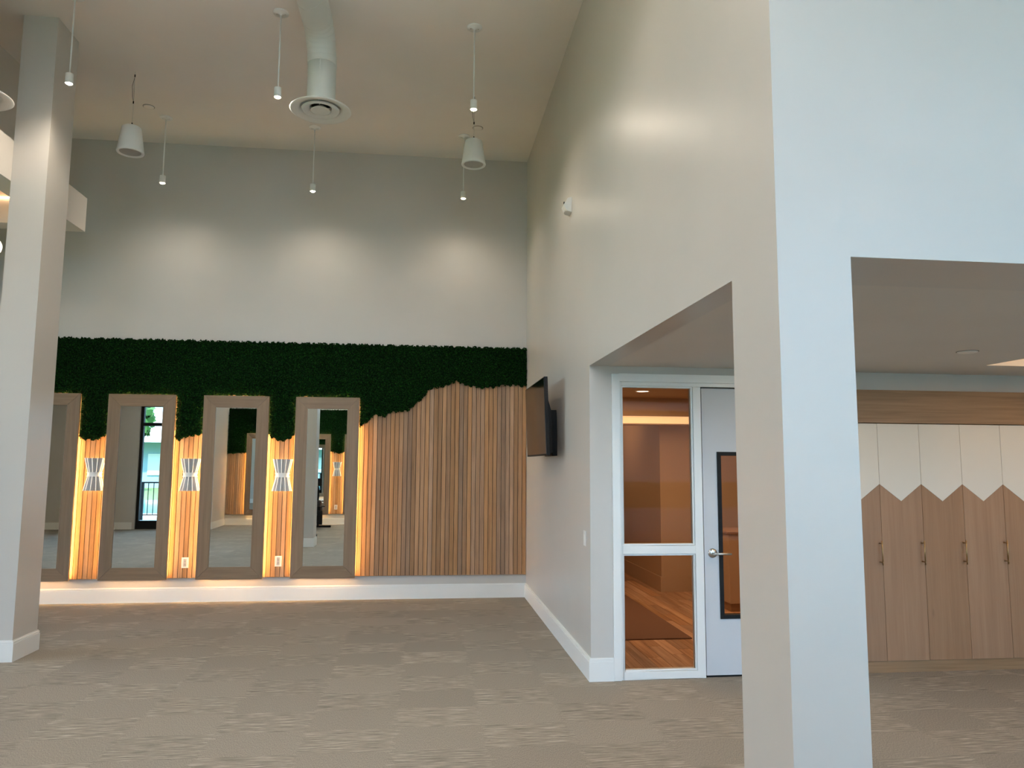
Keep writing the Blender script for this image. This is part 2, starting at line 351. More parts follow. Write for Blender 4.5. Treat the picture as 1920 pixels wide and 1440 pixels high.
base('trim_1', [(-2.40, -2.09, 2.9, 2.9, 0, -1), (-2.09, -2.09, 2.9, 3.3, 1, 0), (-2.40, -2.40, 2.9, 3.3, -1, 0), (-2.40, -2.09, 3.3, 3.3, 0, 1)])
ends = {Xr, 1.5602}
base('trim_2', [(Xr, 1.5602, 2.5644, 2.5644, 0, -1), (Xr, Xr, 2.5644, 2.975, -1, 0), (Xr, 1.5602, 2.975, 2.975, 0, 1), (1.5602, 1.5602, 2.5644, 2.975, 1, 0)])
ends = set()
base('baseboard_rear', [(-9.12, -6.98, -.95, -.95, 0, 1), (-5.4, -4.9, -.95, -.95, 0, 1), (-4.9, -4.9, -2.28, -.95, 1, 0), (-4.88, 1.43, -2.3, -2.3, 0, 1), (7.06, 7.2, -2.3, -2.3, 0, 1)])
base('baseboard_left', [(-9.12, -9.12, -.93, .45, 1, 0), (-9.12, -9.12, 8.55, D-.02, 1, 0)])
base('baseboard_far_right', [(7.2, 7.2, -2.28, 5.78, -1, 0), (5.12, 7.18, 5.79, 5.79, 0, -1)])

# ------------------------------------------------------------------ windows behind the camera
def storefront(name, x0, x1, z0, z1, y, vbars, hbars, label=None, rot=0, loc=(0, 0, 0)):
    root = bpy.data.objects.new(name, None); COL.objects.link(root); struct(root, label, 'window' if label else None)
    f = MB(); t = .07
    f.box(x0, x1, y-.05, y+.05, z0, z0+.20).box(x0, x1, y-.05, y+.05, z1-t, z1)
    for xb in [x0+t/2]+vbars+[x1-t/2]: f.box(xb-t/2, xb+t/2, y-.05, y+.05, z0+.2, z1-t)
    xs = [x0+t/2]+vbars+[x1-t/2]
    for zb in hbars:
        for a, b in zip(xs, xs[1:]): f.box(a+t/2, b-t/2, y-.045, y+.045, zb-.04, zb+.04)
    f.build('window_frame', M['blackmetal'], root)
    zs = [z0+.2]+sum([[h-.04, h+.04] for h in hbars], [])+[z1-t]
    for a, b in zip(xs, xs[1:]):
        for k in range(0, len(zs), 2): MB().box(a+t/2, b-t/2, y-.004, y+.004, zs[k], zs[k+1]).build('glass', M['glass'], root)
    root.location = loc; root.rotation_euler = (0, 0, rot)
    return root
storefront('window_2', 1.45, 7.05, 0, 4.2, -2.4, [3.32, 5.18], [2.6])
storefront('window_3', -6.93, -5.45, 0, 3.05, -1.07, [], [2.55])
storefront('window_4', -4.0, 4.0, 0, 3.9, 0, [-2, 0, 2], [2.6], None, PI/2, (-9.21, 4.5, 0))

storefront('window_5', -4.8, 1.3, 3.2, 5.4, -2.4, [-2.8, -.8], [])

# ------------------------------------------------------------------ slat cladding, moss, mirrors
MX = [(-4.715, -3.965), (-3.655, -2.905), (-2.585, -1.835), (-1.525, -.775)]
MZ0, MZ1 = .265, 2.40
edge = [(-5.1, 1.93), (-4.715, 1.93), (-3.958, 1.885), (-3.93, 1.865), (-3.88, 1.88), (-3.80, 1.85), (-3.72, 1.90), (-3.66, 1.935), (-2.9, 1.935), (-2.89, 1.87), (-2.84, 1.88),
        (-2.76, 1.91), (-2.68, 1.94), (-2.62, 1.925), (-2.58, 1.955), (-1.83, 1.94), (-1.80, 1.91), (-1.74, 1.885), (-1.66, 1.875), (-1.58, 1.90), (-1.53, 1.945), (-.80, 1.96), (-.775, 2.03),
        (-.75, 2.06), (-.672, 2.118), (-.61, 2.19), (-.54, 2.195), (-.481, 2.18), (-.42, 2.21), (-.354, 2.246), (-.26, 2.245), (-.193, 2.252), (-.13, 2.321), (-.034, 2.388), (.0, 2.44),
        (.062, 2.515), (.159, 2.55), (.257, 2.56), (.33, 2.60), (.388, 2.635), (.43, 2.61), (.487, 2.592), (.554, 2.57), (.686, 2.552), (.77, 2.55), (.853, 2.562), (.986, 2.591), (1.10, 2.59), (1.28, 2.585)]
ex, ez = np.array([e[0] for e in edge]), np.array([e[1] for e in edge])
def zb(x): return np.interp(x, ex, ez)
def mossy(x, z, inset=.0, mirrors=MX, bottom=zb, top=3.06, hz=(MZ0, MZ1)):
    ok = (z > bottom(x)) & (z < top)
    for a, b in mirrors: ok &= ~((x > a+inset) & (x < b-inset) & (z > hz[0]) & (z < hz[1]-inset))
    return ok
def cladding(name, label, x0, x1, yf, sgn, pitch, bottom, ztop, z0):
    """vertical boards; yf is the front face, sgn points into the wall"""
    root = thing(name, label, 'wall cladding')
    a, b = sorted((yf+sgn*.015, yf+sgn*.029))
    MB().box(x0, x1, a, b, z0, ztop).build('backing_board', M['slatback'], root)
    n = int(round((x1-x0)/pitch)); p = (x1-x0)/n
    for i in range(n):
        xa = x0+i*p; zt = float(max(bottom(xa), bottom(xa+p)))+.05
        jit = random.uniform(0, .004)
        y0, y1 = sorted((yf+sgn*jit, yf+sgn*.0155))
        MB().box(xa+.0030, xa+p-.0030, y0, y1, z0, min(zt, ztop)).build('slat', M['slat'], root)
    return root
cladding('slat_cladding', 'vertical cedar slats across the back wall under the moss', -5.10, Xr-.002, 9.317, 1, .0522, zb, 3.0, .275)

def moss_leaves(x0, x1, z0, z1, yf, sgn, count, test, size=(.010, .019)):
    xs = rng.uniform(x0, x1, count*2); zs = rng.uniform(z0, z1, count*2)
    k = test(xs, zs); xs, zs = xs[k][:count], zs[k][:count]; n = len(xs)
    hgt = .012+.020*(.5+.5*np.sin(xs*41+np.sin(zs*33)*2))*(.5+.5*np.sin(zs*47+xs*13))+rng.uniform(0, .012, n)
    c = np.stack([xs, yf-sgn*hgt, zs], 1)
    nrm = rng.normal(0, .75, (n, 3)); nrm[:, 1] = -sgn*(.55+np.abs(nrm[:, 1])); nrm /= np.linalg.norm(nrm, axis=1)[:, None]
    a = np.cross(nrm, rng.normal(0, 1, (n, 3))); a /= np.linalg.norm(a, axis=1)[:, None]; b = np.cross(nrm, a)
    s = rng.uniform(*size, n)[:, None]
    v = np.stack([c-a*s*.9, c+b*s*.5+nrm*s*.15, c+a*s, c-b*s*.5+nrm*s*.15], 1).reshape(-1, 3)
    f = np.arange(n*4).reshape(n, 4)
    me = bpy.data.meshes.new('foliage'); me.vertices.add(n*4); me.vertices.foreach_set('co', v.astype('f').ravel())
    me.loops.add(n*4); me.loops.foreach_set('vertex_index', f.astype('i').ravel())
    me.polygons.add(n); me.polygons.foreach_set('loop_start', (np.arange(n)*4).astype('i')); me.polygons.foreach_set('loop_total', np.full(n, 4, 'i'))
    me.update(); me.validate(); me.materials.append(M['leaf'])
    return me
def moss_wall(name, label, x0, x1, yf, sgn, bottom, top, mirrors, hz, count):
    root = thing(name, label, 'moss wall')
    # lumpy backing pad cut to the outline
    st = .025; nx = int((x1-x0)/st)+1; gx = np.linspace(x0, x1, nx); mb = MB(); V = {}
    zt = top
    nz = 48
    for i in range(nx-1):
        xm = (gx[i]+gx[i+1])/2
        for j in range(nz):
            za, zb_ = [float(bottom(xm))+.012+(zt-float(bottom(xm))-.012)*q/nz for q in (j, j+1)]
            if not bool(mossy(np.array([xm]), np.array([(za+zb_)/2]), -.004, mirrors, bottom, top, hz)[0]): continue
            y0, y1 = sorted((yf, yf-sgn*.012))
            mb.box(gx[i], gx[i+1], y0, y1, za, zb_)
    me = bpy.data.meshes.new('moss_pad'); me.from_pydata(mb.v, [], mb.f); me.materials.append(M['mossbase'])
    o = bpy.data.objects.new('moss_pad', me); COL.objects.link(o); o.parent = root; o['kind'] = 'stuff'
    lv = bpy.data.objects.new('foliage', moss_leaves(x0, x1, 1.7, top+.015, yf, sgn, count, lambda x, z: mossy(x, z+.01*np.sin(x*90)+.008*np.sin(x*37+1), -.007, mirrors, bottom, top+.012, hz)))
    COL.objects.link(lv); lv.parent = root; lv['kind'] = 'stuff'
    return root
moss_wall('moss_panel', 'dark green preserved moss band with an uneven lower edge on the back wall', -5.10, Xr-.01, 9.316, 1, zb, 3.05, MX, (MZ0, MZ1), 90000)

def make_mirror(label):
    """framed mirror 0.75 x 2.135; origin bottom centre, front toward -y, LED tape behind"""
    root = thing('framed_mirror', label, 'mirror', group='framed mirrors on the slat wall')
    w, h, fw = .375, 2.135, .142
    yf, yb = -.064, -.036
    def rail(pts, m, nm): MB().prism(pts, yf, yb).build(nm, m, root, .003)
    g = .0012
    rail([(-w, 0), (-w+fw-g, fw), (-w+fw-g, h-fw), (-w, h)][::1], M['frame_z'], 'frame_stile')
    rail([(w, 0), (w, h), (w-fw+g, h-fw), (w-fw+g, fw)], M['frame_z'], 'frame_stile')
    rail([(-w+g, 0), (w-g, 0), (w-fw, fw-g), (-w+fw, fw-g)], M['frame_x'], 'frame_rail')
    rail([(-w+g, h), (-w+fw, h-fw+g), (w-fw, h-fw+g), (w-g, h)], M['frame_x'], 'frame_rail')
    MB().box(-w+fw-.01, w-fw+.01, yf+.010, yf+.014, fw-.01, h-fw+.01).build('mirror_glass', M['mirror'], root)
    MB().box(-w+.02, w-.02, yb-.010, yb+.001, .02, h-.02).build('back_panel', M['slatback'], root)
    i = .045
    MB().box(-w+i, -w+i+.012, -.034, -.016, i, h-i).box(w-i-.012, w-i, -.034, -.016, i, h-i).box(-w+i, w-i, -.034, -.016, h-i-.012, h-i).build('led_tape', M['led'], root)
    MB().box(-w+i+.02, w-i-.02, -.034, -.016, i, i+.012).build('led_tape', M['ledlow'], root)
    for x in (-.18, .18): MB().box(x-.02, x+.02, -.037, 0, 1.2, 1.3).build('hanger_block', M['slatback'], root)
    return root
m0 = make_mirror('tall oak framed backlit mirror partly hidden behind the left column')
m0.location = (sum(MX[0])/2, 9.317, MZ0)
ml = ['tall oak framed backlit mirror reflecting the black framed window', 'tall oak framed backlit mirror, second from the bare slats', 'tall oak framed backlit mirror next to the bare slats']
mir = [m0]+[dup(m0, (sum(MX[k])/2, 9.317, MZ0), ml[k-1]) for k in (1, 2, 3)]
for o, a in zip(mir, (0, 0, .6, 0)): o.rotation_euler = (0, 0, math.radians(a)); o.location.y -= .004*(a != 0)

def make_sconce(label):
    """white pleated hourglass half shell with a waist band; origin centre on the wall, front toward -y"""
    root = thing('wall_sconce', label, 'wall lamp', group='pleated white sconces')
    n = 6
    def ring(rr, dep):
        out = []
        for k in range(2*n+1):
            a = PI*k/(2*n); q = .66 if k % 2 else 1.0
            out.append((-rr*q*math.cos(a), -(.012+dep*q*math.sin(a))))
        return out
    def shell(za, zb_, ra, rb, da, db):
        A, B = ring(ra, da), ring(rb, db); m = MB(); v = [(x, y, za) for x, y in A]+[(x, y, zb_) for x, y in B]; L = len(A)
        v += [(x*.93, y*.9, z) for x, y, z in v]
        f = []
        for i in range(L-1):
            f += [(i, i+1, L+i+1, L+i), (2*L+i, 3*L+i, 3*L+i+1, 2*L+i+1), (i, 2*L+i, 2*L+i+1, i+1), (L+i, L+i+1, 3*L+i+1, 3*L+i)]
        f += [(0, L, 3*L, 2*L), (L-1, 3*L-1, 4*L-1, 2*L-1)]
        return m.add(v, f)
    us = shell(.008, .187, .068, .112, .055, .095).build('upper_shade', M['shade'], root)
    ls = shell(-.008, -.187, .068, .112, .055, .095).build('lower_shade', M['shade'], root)
    for par, sg in ((us, 1), (ls, -1)):
        rb = MB(); A, B = ring(.070, .057), ring(.114, .097)
        for k in range(0, 2*n+1, 2):
            rb.tube([(A[k][0], A[k][1]-.001, sg*.008), (B[k][0], B[k][1]-.001, sg*.189)], .0038, 6)
        rb.build('ribs', M['rib'], par)
    band = MB(); L = 16
    for r0, r1, z0, z1 in ((.074, .086, .017, .025), (.074, .086, -.025, -.017), (.072, .078, -.018, .018)):
        for k in range(L):
            a, b = PI*k/L, PI*(k+1)/L
            P = lambda r, t, z: (-r*math.cos(t), -.012-r*.8*math.sin(t), z)
            band.add([P(r0, a, z0), P(r1, a, z0), P(r1, b, z0), P(r0, b, z0), P(r0, a, z1), P(r1, a, z1), P(r1, b, z1), P(r0, b, z1)], [(0,3,2,1),(4,5,6,7),(0,1,5,4),(1,2,6,5),(2,3,7,6),(3,0,4,7)])
    band.build('waist_band', M['white'], root)
    MB().box(-.045, .045, -.014, 0, -.06, .06).build('wall_plate', M['white'], root, .002)
    MB().box(-.012, .012, -.045, -.02, .05, .12).box(-.012, .012, -.045, -.02, -.12, -.05).build('lamp', M['sconcelamp'], root)
    return root
s0 = make_sconce('white pleated hourglass sconce nearest the left column')
s0.location = (-3.775, 9.317, 1.466)
dup(s0, (-2.712, 9.317, 1.466), 'white pleated hourglass sconce between the window reflection and the column reflection')
dup(s0, (-1.660, 9.317, 1.466), 'white pleated hourglass sconce beside the mirror next to the bare slats')

def make_outlet(label):
    root = thing('wall_outlet', label, 'outlet')
    MB().box(-.039, .039, -.006, 0, -.061, .061).build('face_plate', M['plastic'], root, .003)
    MB().box(-.018, .018, -.0085, -.005, -.045, .045).build('socket_insert', mat('socket_grey', (.45, .43, .43), .4), root, .002)
    for z in (.018, -.018):
        MB().box(-.007, -.005, -.0092, -.008, z-.004, z+.006).box(.005, .007, -.0092, -.008, z-.004, z+.006).box(-.002, .002, -.0092, -.008, z-.011, z-.007).build('socket_slots', M['black'], root)
    return root
o0 = make_outlet('white outlet low on the slats beside the window mirror'); o0.location = (-2.724, 9.317, .451)
dup(o0, (-1.672, 9.317, .458), 'white outlet low on the slats left of the mirror next to the bare slats')

# ------------------------------------------------------------------ television, sensor, switch on the side wall
tv = thing('television', 'black flat television on a wall bracket reflecting the slats', 'television', (1.10, 7.345, 2.045))
tv.rotation_euler = (0, math.radians(-2.0), 0)
MB().box(-.012, .022, -.628, .628, -.357, .357).build('bezel', M['black'], tv, .004)
MB().box(-.0135, -.011, -.618, .618, -.340, .348).build('screen', M['screen'], tv)
MB().prism([(.022, -.345), (.060, -.33), (.060, .05), (.022, .20)], -.55, .55).build('rear_housing', M['black'], tv, .006)
MB().box(.055, .125, -.17, .20, -.335, .05).build('bracket_arm', M['black'], tv, .004)
MB().box(.112, .170, -.20, .24, -.36, .08).build('wall_mount', M['black'], tv, .004)

sn = thing('motion_sensor', 'small white motion sensor high on the side wall', 'sensor', (Xr, 6.45, 3.925))
MB().prism([(0, .055), (-.035, .045), (-.075, -.02), (-.05, -.075), (0, -.09)], -.06, .06).build('housing', M['plastic'], sn, .006)
MB().lathe([(0, -.004), (.012, -.003), (.014, .004)], (-.062, 0, .012), 14, 'x').build('lens', M['black'], sn)
MB().box(-.058, -.046, -.035, .035, -.072, -.045).build('lens_window', mat('sensor_window', (.5, .5, .47), .3), sn, .002)
sw = thing('light_switch', 'white rocker light switch near the alcove corner', 'switch', (Xr, 5.905, 1.033))
MB().box(-.006, 0, -.037, .037, -.058, .058).build('face_plate', M['plastic'], sw, .002)
MB().box(-.010, -.005, -.016, .016, -.033, .033).build('rocker', M['plastic'], sw, .002)

# ------------------------------------------------------------------ hanging lamps, speakers, ducts
def make_pendant(label):
    root = thing('pendant_light', label, 'pendant lamp', group='pendant spot lamps under the high ceiling')
    MB().lathe([(0, 0), (.068, 0), (.068, -.008), (.060, -.014), (.012, -.016), (.010, -.03), (0, -.03)], n=28).build('canopy', M['white'], root)
    MB().tube([(0, 0, -.02), (0, 0, -.69)], .0065, 8).build('rod', M['white'], root)
    for x in (-.035, .035): MB().lathe([(0, -.019), (.006, -.018), (.006, -.013)], (x, 0, 0), 8).build('screw', M['steel'], root)
    MB().lathe([(0, -.68), (.014, -.682), (.030, -.69), (.031, -.775), (.028, -.775), (.027, -.75), (0, -.75)], n=24).build('lamp_head', M['white'], root)
    MB().lathe([(0, -.786), (.014, -.782), (.024, -.772), (.026, -.762), (0, -.760)], n=20).build('led_lens', M['bulb'], root)
    return root
PSPOT = dict(spot_size=math.radians(164), spot_blend=1.0, shadow_soft_size=.03)
PL = {(-1.30, 6.39): 'pendant lamp beside the middle duct diffuser', (.39, 6.40): 'pendant lamp in front of the hanging speaker near the side wall',
      (-1.325, 8.66): 'pendant lamp behind the middle duct diffuser, over the third mirror', (.418, 8.67): 'pendant lamp behind the speaker near the side wall',
      (-2.975, 8.62): 'pendant lamp between the left speaker and the back wall', (-2.985, 6.37): 'pendant lamp in front of the left column'}
p0 = None
for (x, y), lb_ in PL.items():
    if p0 is None: p0 = make_pendant(lb_); p0.location = (x, y, Zc)
    else: dup(p0, (x, y, Zc), lb_)
    light('pendant_spot', 'SPOT', (x, y, Zc-.80), 10 if y > 8 else 17, (1, .87, .71), **PSPOT)

for k, (x, y) in enumerate([(-2.98, 4.1), (-1.28, 4.1), (.38, 4.1), (-1.28, 1.8), (.38, 1.8), (-1.28, -.5), (.38, -.5)]):
    d_ = dup(p0, (x, y, Zc), 'pendant lamp over the camera side, %s row, %s' % ({4.1: 'first', 1.8: 'second', -.5: 'third'}[y], 'nearest the column' if x < -2 else 'over the middle' if x < 0 else 'nearest the side wall'))
    light('pendant_spot', 'SPOT', (x, y, Zc-.80), (20 if x < 0 else 9), (1, .87, .71), **PSPOT)
for y in (2.3, 3.9, 5.5, 7.1):
    light('timber_ceiling_light', 'AREA', (-6.2, y, 4.30), 8, (1, .80, .58), shape='RECTANGLE', size=3.6, size_y=.25)
for x in (-3.6, -1.4, .8):  # fill lights added out of view, without fittings, to brighten the ceiling
    light('ceiling_fill_uplight', 'AREA', (x, -1.0, 4.55), 70, (1, .93, .86), (PI, 0, 0), size=.35, spread=math.radians(130))
for x, lb_ in ((-1.7, 'added white bowl uplight, unseen over the camera side, nearer the column'), (-.62, 'added white bowl uplight, unseen over the camera side, nearer the side wall')):  # unseen bowls and lights added to lift the high ceiling
    u = thing('added_bowl_uplight', lb_, 'pendant lamp', (x, 2.9, Zc), group='added bowl uplights')
    MB().tube([(0, 0, 0), (0, 0, -1.0)], .006, 6).build('rod', M['white'], u)
    MB().lathe([(0, -1.12), (.10, -1.11), (.19, -1.06), (.24, -.98), (.235, -.98), (.18, -1.045), (0, -1.06)], n=36).build('bowl', M['white'], u)
    light('bowl_fill_light', 'AREA', (x, 2.9, Zc-1.0), 46, (1, .95, .91), (PI, 0, 0), shape='DISK', size=.3, spread=math.radians(155))
for x, y in ((3.0, 4.4), (5.4, 4.3)):  # warm fill added to the alcove, no lamp fittings behind it
    light('alcove_fill_light', 'AREA', (x, y, Zo-.01 if x < 4 else Zo+.38), 6, (1, .72, .46), size=.12 if x < 4 else 1.2)

def make_speaker(label, clen):
    root = thing('pendant_speaker', label, 'speaker', group='hanging loudspeakers')
    z = -clen
    MB().tube([(0, 0, -.004), (.002, 0, -clen*.5), (0, 0, z)], .0022, 6).build('cable', M['steel'], root)
    MB().tube([(.0, 0, -.06), (-.02, 0, -.16), (-.012, 0, -.27), (0, 0, -.32)], .0018, 6).build('cable_tail', M['black'], root)
    for q in (-.05, -.33, z+.03): MB().lathe([(0, q+.015), (.006, q+.012), (.006, q-.012), (0, q-.015)], n=8).build('cable_grip', M['black'], root)
    MB().lathe([(0, z), (.075, z-.001), (.090, z-.012), (.123, z-.235), (.128, z-.262), (.124, z-.272), (.112, z-.272), (.106, z-.262), (.098, z-.258)], n=40).build('cabinet', M['white'], root)
    MB().lathe([(.100, z-.262), (.08, z-.250), (0, z-.246)], n=32).build('grille', mat('speaker_grille', (.42, .42, .40), .7), root)
    return root
make_speaker('white cone speaker hanging from a cable near the left column', .585).location = (-2.94, 7.59, Zc)
make_speaker('white cone speaker hanging from a cable near the side wall', .52).location = (.47, 7.61, Zc)

def make_duct(name_label, x, y, zd, top):
    root = thing('air_duct', name_label, 'duct', (x, y, 0), group='round supply ducts')
    r = .122; zj = top-.42
    MB().lathe([(r, zd+.02), (r, zj), (r+.004, zj), (r+.004, zj+.012), (r, zj+.012)], n=48).build('drop_pipe', M['duct'], root)
    R_ = .27; pts = [(0, 0, zj+.012)]
    N_ = 9
    for k in range(N_+1):
        a = PI/2*k/N_; pts.append((-.02*k/N_, -R_*(1-math.cos(a)), zj+.02+R_*math.sin(a)))
    MB().tube(pts, r+.003, 48, False).build('elbow', M['duct'], root)
    zt = pts[-1][2]; y1 = pts[-1][1]
    run = MB(); L = 5.6; n = 48; nv = 200
    # spiral seam on the horizontal run
    V = []; 
    for j in range(nv+1):
        yy = y1-L*j/nv
        for i in range(n):
            a = 2*PI*i/n; V.append(((r+.003)*math.cos(a)-.02-.02*j/nv, yy, zt+(r+.003)*math.sin(a)))
    run.add(V, [(j*n+i, j*n+(i+1) % n, (j+1)*n+(i+1) % n, (j+1)*n+i) for j in range(nv) for i in range(n)], True)
    run.build('spiral_pipe', M['duct'], root)
    sp = MB(); pts = []
    for k in range(14*36):
        a = 2*PI*k/36; pts.append(((r+.004)*math.cos(a)-.02-.02*k/504, y1-.02-L*k/504*.98, zt+(r+.004)*math.sin(a)))
    sp.tube(pts, .0022, 4, False).build('spiral_seam', M['duct'], root)
    seam = MB(); q = []
    for (pz, ang) in [(zj+.02+R_*math.sin(PI/2*k/6), PI/2*k/6) for k in range(1, 7)]:
        cy = -R_*(1-math.cos(ang)); t = ang
        ringp = [((r+.004)*math.cos(b)-.02*ang/(PI/2), cy+(r+.004)*math.sin(b)*math.cos(t), pz+(r+.004)*math.sin(b)*math.sin(t)) for b in [2*PI*i/32 for i in range(33)]]
        seam.tube(ringp, .0018, 4, False)
    seam.build('elbow_seams', M['duct'], root)
    MB().box(-.0035, .0035, -r-.002, -r+.003, zd+.03, zj).build('pipe_seam', M['duct'], root)
    # round diffuser
    z = zd
    MB().lathe([(r, z+.035), (r+.02, z+.03), (.20, z+.022), (.250, z+.004), (.262, z-.006), (.255, z-.012), (.238, z-.012), (.190, z+.002), (.176, z+.012), (.160, z+.04), (.12, z+.06)], n=64).build('flange', M['white'], root)
    MB().lathe([(.162, z+.002), (.154, z-.012), (.145, z-.014), (.10, z+.012), (.085, z+.04), (.08, z+.04), (.097, z+.012), (.148, z-.006)], n=56).build('outer_cone', M['white'], root)
    MB().lathe([(0, z+.004), (.045, z+.002), (.078, z-.012), (.086, z-.010), (.080, z-.002), (.03, z+.035), (0, z+.04)], n=48).build('inner_cone', M['white'], root)
    MB().lathe([(0, z+.062), (r-.002, z+.060)], n=32).build('duct_interior', M['dark'], root)
    for a in (0, PI/2):
        c, s_ = math.cos(a), math.sin(a)
        MB().tube([(-.17*c, -.17*s_, z+.018), (.17*c, .17*s_, z+.018)], .003, 6).build('spoke', M['white'], root)
    return root
make_duct('white round duct with a ring diffuser over the middle of the room', -.945, 6.46, 4.68, 5.50)
make_duct('white round duct with a ring diffuser cut by the left edge of the photo', -3.61, 6.22, 4.52, 5.50)

def disc(name, label, loc, r=.06, cat='sprinkler cover'):
    root = thing(name, label, cat, loc)
    MB().lathe([(0, -.010), (r-.008, -.010), (r, -.006), (r, 0)], n=32).build('cover_plate', M['ceil'], root)
    MB().lathe([(r-.001, 0), (r+.006, 0), (r+.006, -.003), (r-.001, -.003)], n=32).build('rim', mat('plate_rim', (.25, .22, .19), .6), root)
    return root
disc('sprinkler_cover', 'flat round sprinkler cover on the high ceiling behind the left speaker', (-3.078, 8.37, Zc), .055)
disc('sprinkler_cover', 'flat round sprinkler cover on the high ceiling behind the right speaker', (.566, 8.431, Zc), .055)
disc('sprinkler_cover', 'flat round cover in the low ceiling above the cupboards', (3.612, 4.615, Zo), .062)

gl = thing('globe_pendant', 'lit white globe lamp hanging left of the left column', 'pendant lamp', (-4.11, 7.5, 4.32))
MB().tube([(0, 0, 0), (0, 0, -.6)], .004, 6).build('cable', M['black'], gl)
MB().lathe([(.02, -.58)]+[(.095*math.sin(a), -.685+.095*math.cos(a)) for a in [PI*k/16 for k in range(1, 17)]], n=28).build('globe', M['globe'], gl)

# ------------------------------------------------------------------ glazed door and sidelight
def framebox(mb, x0, x1, z0, z1, w, y0, y1, wb=None):
    wb = w if wb is None else wb
    return mb.box(x0, x0+w, y0, y1, z0, z1).box(x1-w, x1, y0, y1, z0, z1).box(x0+w, x1-w, y0, y1, z1-w, z1).box(x0+w, x1-w, y0, y1, z0, z0+wb)
y = Yd
tr = MB().box(1.448, 1.507, y-.018, y+.005, 0, 2.313).box(1.507, 3.15, y-.018, y+.005, 2.252, 2.313).box(3.15, 3.209, y-.018, y+.005, 0, 2.313)
S_('trim_3', tr, M['trim'], 'white casing around the sidelight and door', 'door casing', .003)
sl = bpy.data.objects.new('window_1', None); COL.objects.link(sl); struct(sl, 'white sidelight with a tall upper and short lower pane', 'sidelight window')
f = MB().box(1.495, 1.527, y, y+.10, 0, 2.252).box(1.527, 3.145, y, y+.10, 2.223, 2.262).box(2.104, 2.168, y, y+.10, 0, 2.223).box(1.527, 2.104, y, y+.10, 0, .058).box(1.527, 2.104, y, y+.10, .928, .992)
f.build('window_frame', M['trim'], sl, .003)
for z0, z1 in ((.058, .928), (.992, 2.223)):
    framebox(MB(), 1.527, 2.104, z0, z1, .013, y+.012, y+.03).build('glazing_bead', M['trim'], sl, .002)
    MB().box(1.537, 2.094, y+.034, y+.040, z0+.01, z1-.01).build('glass', M['sideglass'], sl)
    framebox(MB(), 1.527, 2.104, z0, z1, .013, y+.043, y+.06).build('glazing_bead', M['trim'], sl, .002)
dr = bpy.data.objects.new('door_1', None); COL.objects.link(dr); struct(dr, 'white door with a tall narrow black framed pane and steel lever', 'door')
MB().box(3.09, 3.15, y, y+.10, 0, 2.223).build('jamb', M['trim'], dr, .002)
lx0, lx1, lz0, lz1 = 2.305, 2.945, .445, 1.702
lf = MB().box(2.177, lx0, y+.012, y+.055, .016, 2.213).box(lx1, 3.083, y+.012, y+.055, .016, 2.213).box(lx0, lx1, y+.012, y+.055, .016, lz0).box(lx0, lx1, y+.012, y+.055, lz1, 2.213)
lf.build('leaf', paint('door_primer', (.57, .58, .60), .5, scale=30), dr)
fb = MB(); framebox(fb, 2.294, 2.956, .434, 1.713, .030, y+.002, y+.014); framebox(fb, 2.294, 2.956, .434, 1.713, .030, y+.053, y+.064); framebox(fb, 2.305, 2.945, .445, 1.702, .019, y+.013, y+.054)
fb.build('lite_frame', M['blackmetal'], dr)
MB().box(2.320, 2.930, y+.030, y+.036, .46, 1.687).build('glass', M['sideglass'], dr)
MB().box(2.177, 3.083, y+.02, y+.05, .002, .016).build('door_sweep', M['black'], dr)
MB().box(2.168, 2.1765, y+.045, y+.06, 0, 2.223).box(2.168, 3.09, y+.045, y+.06, 2.214, 2.223).build('door_stop', M['black'], dr)
lv = MB().lathe([(0, y-.0), (.014, y-.0), (.034, y+.004), (.036, y+.012)], (2.242, 0, .931), 28, 'y').build('lever_rose', M['steel'], dr)
MB().tube([(2.242, y+.005, .931), (2.242, y-.045, .931), (2.252, y-.052, .931), (2.37, y-.052, .929)], .0085, 12).build('lever', M['steel'], lv)

# ------------------------------------------------------------------ lockers
Yl = 5.7272; P = .36; X0 = 3.647-P
def make_locker(label):
    root = thing('locker', label, 'locker', group='tall two-tone lockers in the alcove')
    g = .0015
    zz, zv, zt, z0 = 1.464, 1.328, 1.953, .088
    body = MB().box(0, P, .02, .50, z0, zt)
    body.build('body', M['slatback'], root)
    d = MB().prism([(g, z0), (P-g, z0), (P-g, zz), (P/2, zv), (g, zz)], 0, .019).build('door', M['lock_z'], root)
    MB().prism([(g, zz+.0015), (P/2, zv+.0015), (P-g, zz+.0015), (P-g, zt-.002), (g, zt-.002)], -.0005, .019).build('white_panel', M['cream'], d)
    hd = MB().tube([(P-.024, -.038, .83), (P-.024, -.038, 1.02)], .0055, 10).build('handle', M['gold'], d)
    for z in (.852, .998): MB().tube([(P-.024, .0, z), (P-.024, -.044, z)], .0048, 8).build('handle_post', M['gold'], hd)
    return root
ll = ['two-tone locker half hidden by the white pillar', 'two-tone locker with small dark knots at its foot, second from the pillar',
      'two-tone locker with a dark knot low on its door, third from the pillar', 'two-tone locker, fourth from the pillar', 'two-tone locker cut by the right edge of the photo']
k0 = make_locker(ll[0]); k0.location = (X0, Yl, 0)
for k in range(1, 5): dup(k0, (X0+k*P, Yl, 0), ll[k])
tag(MB().box(X0, X0+5*P, Yl-.012, Yl+.015, 1.957, 2.225).build('valance_board', M['lock_x']), 'horizontal oak board running above the lockers', 'valance')
tag(MB().box(X0, X0+5*P, Yl+.004, Yl+.03, 0, .086).build('toe_kick', M['lock_x']), 'oak toe kick running under the lockers', 'toe kick')

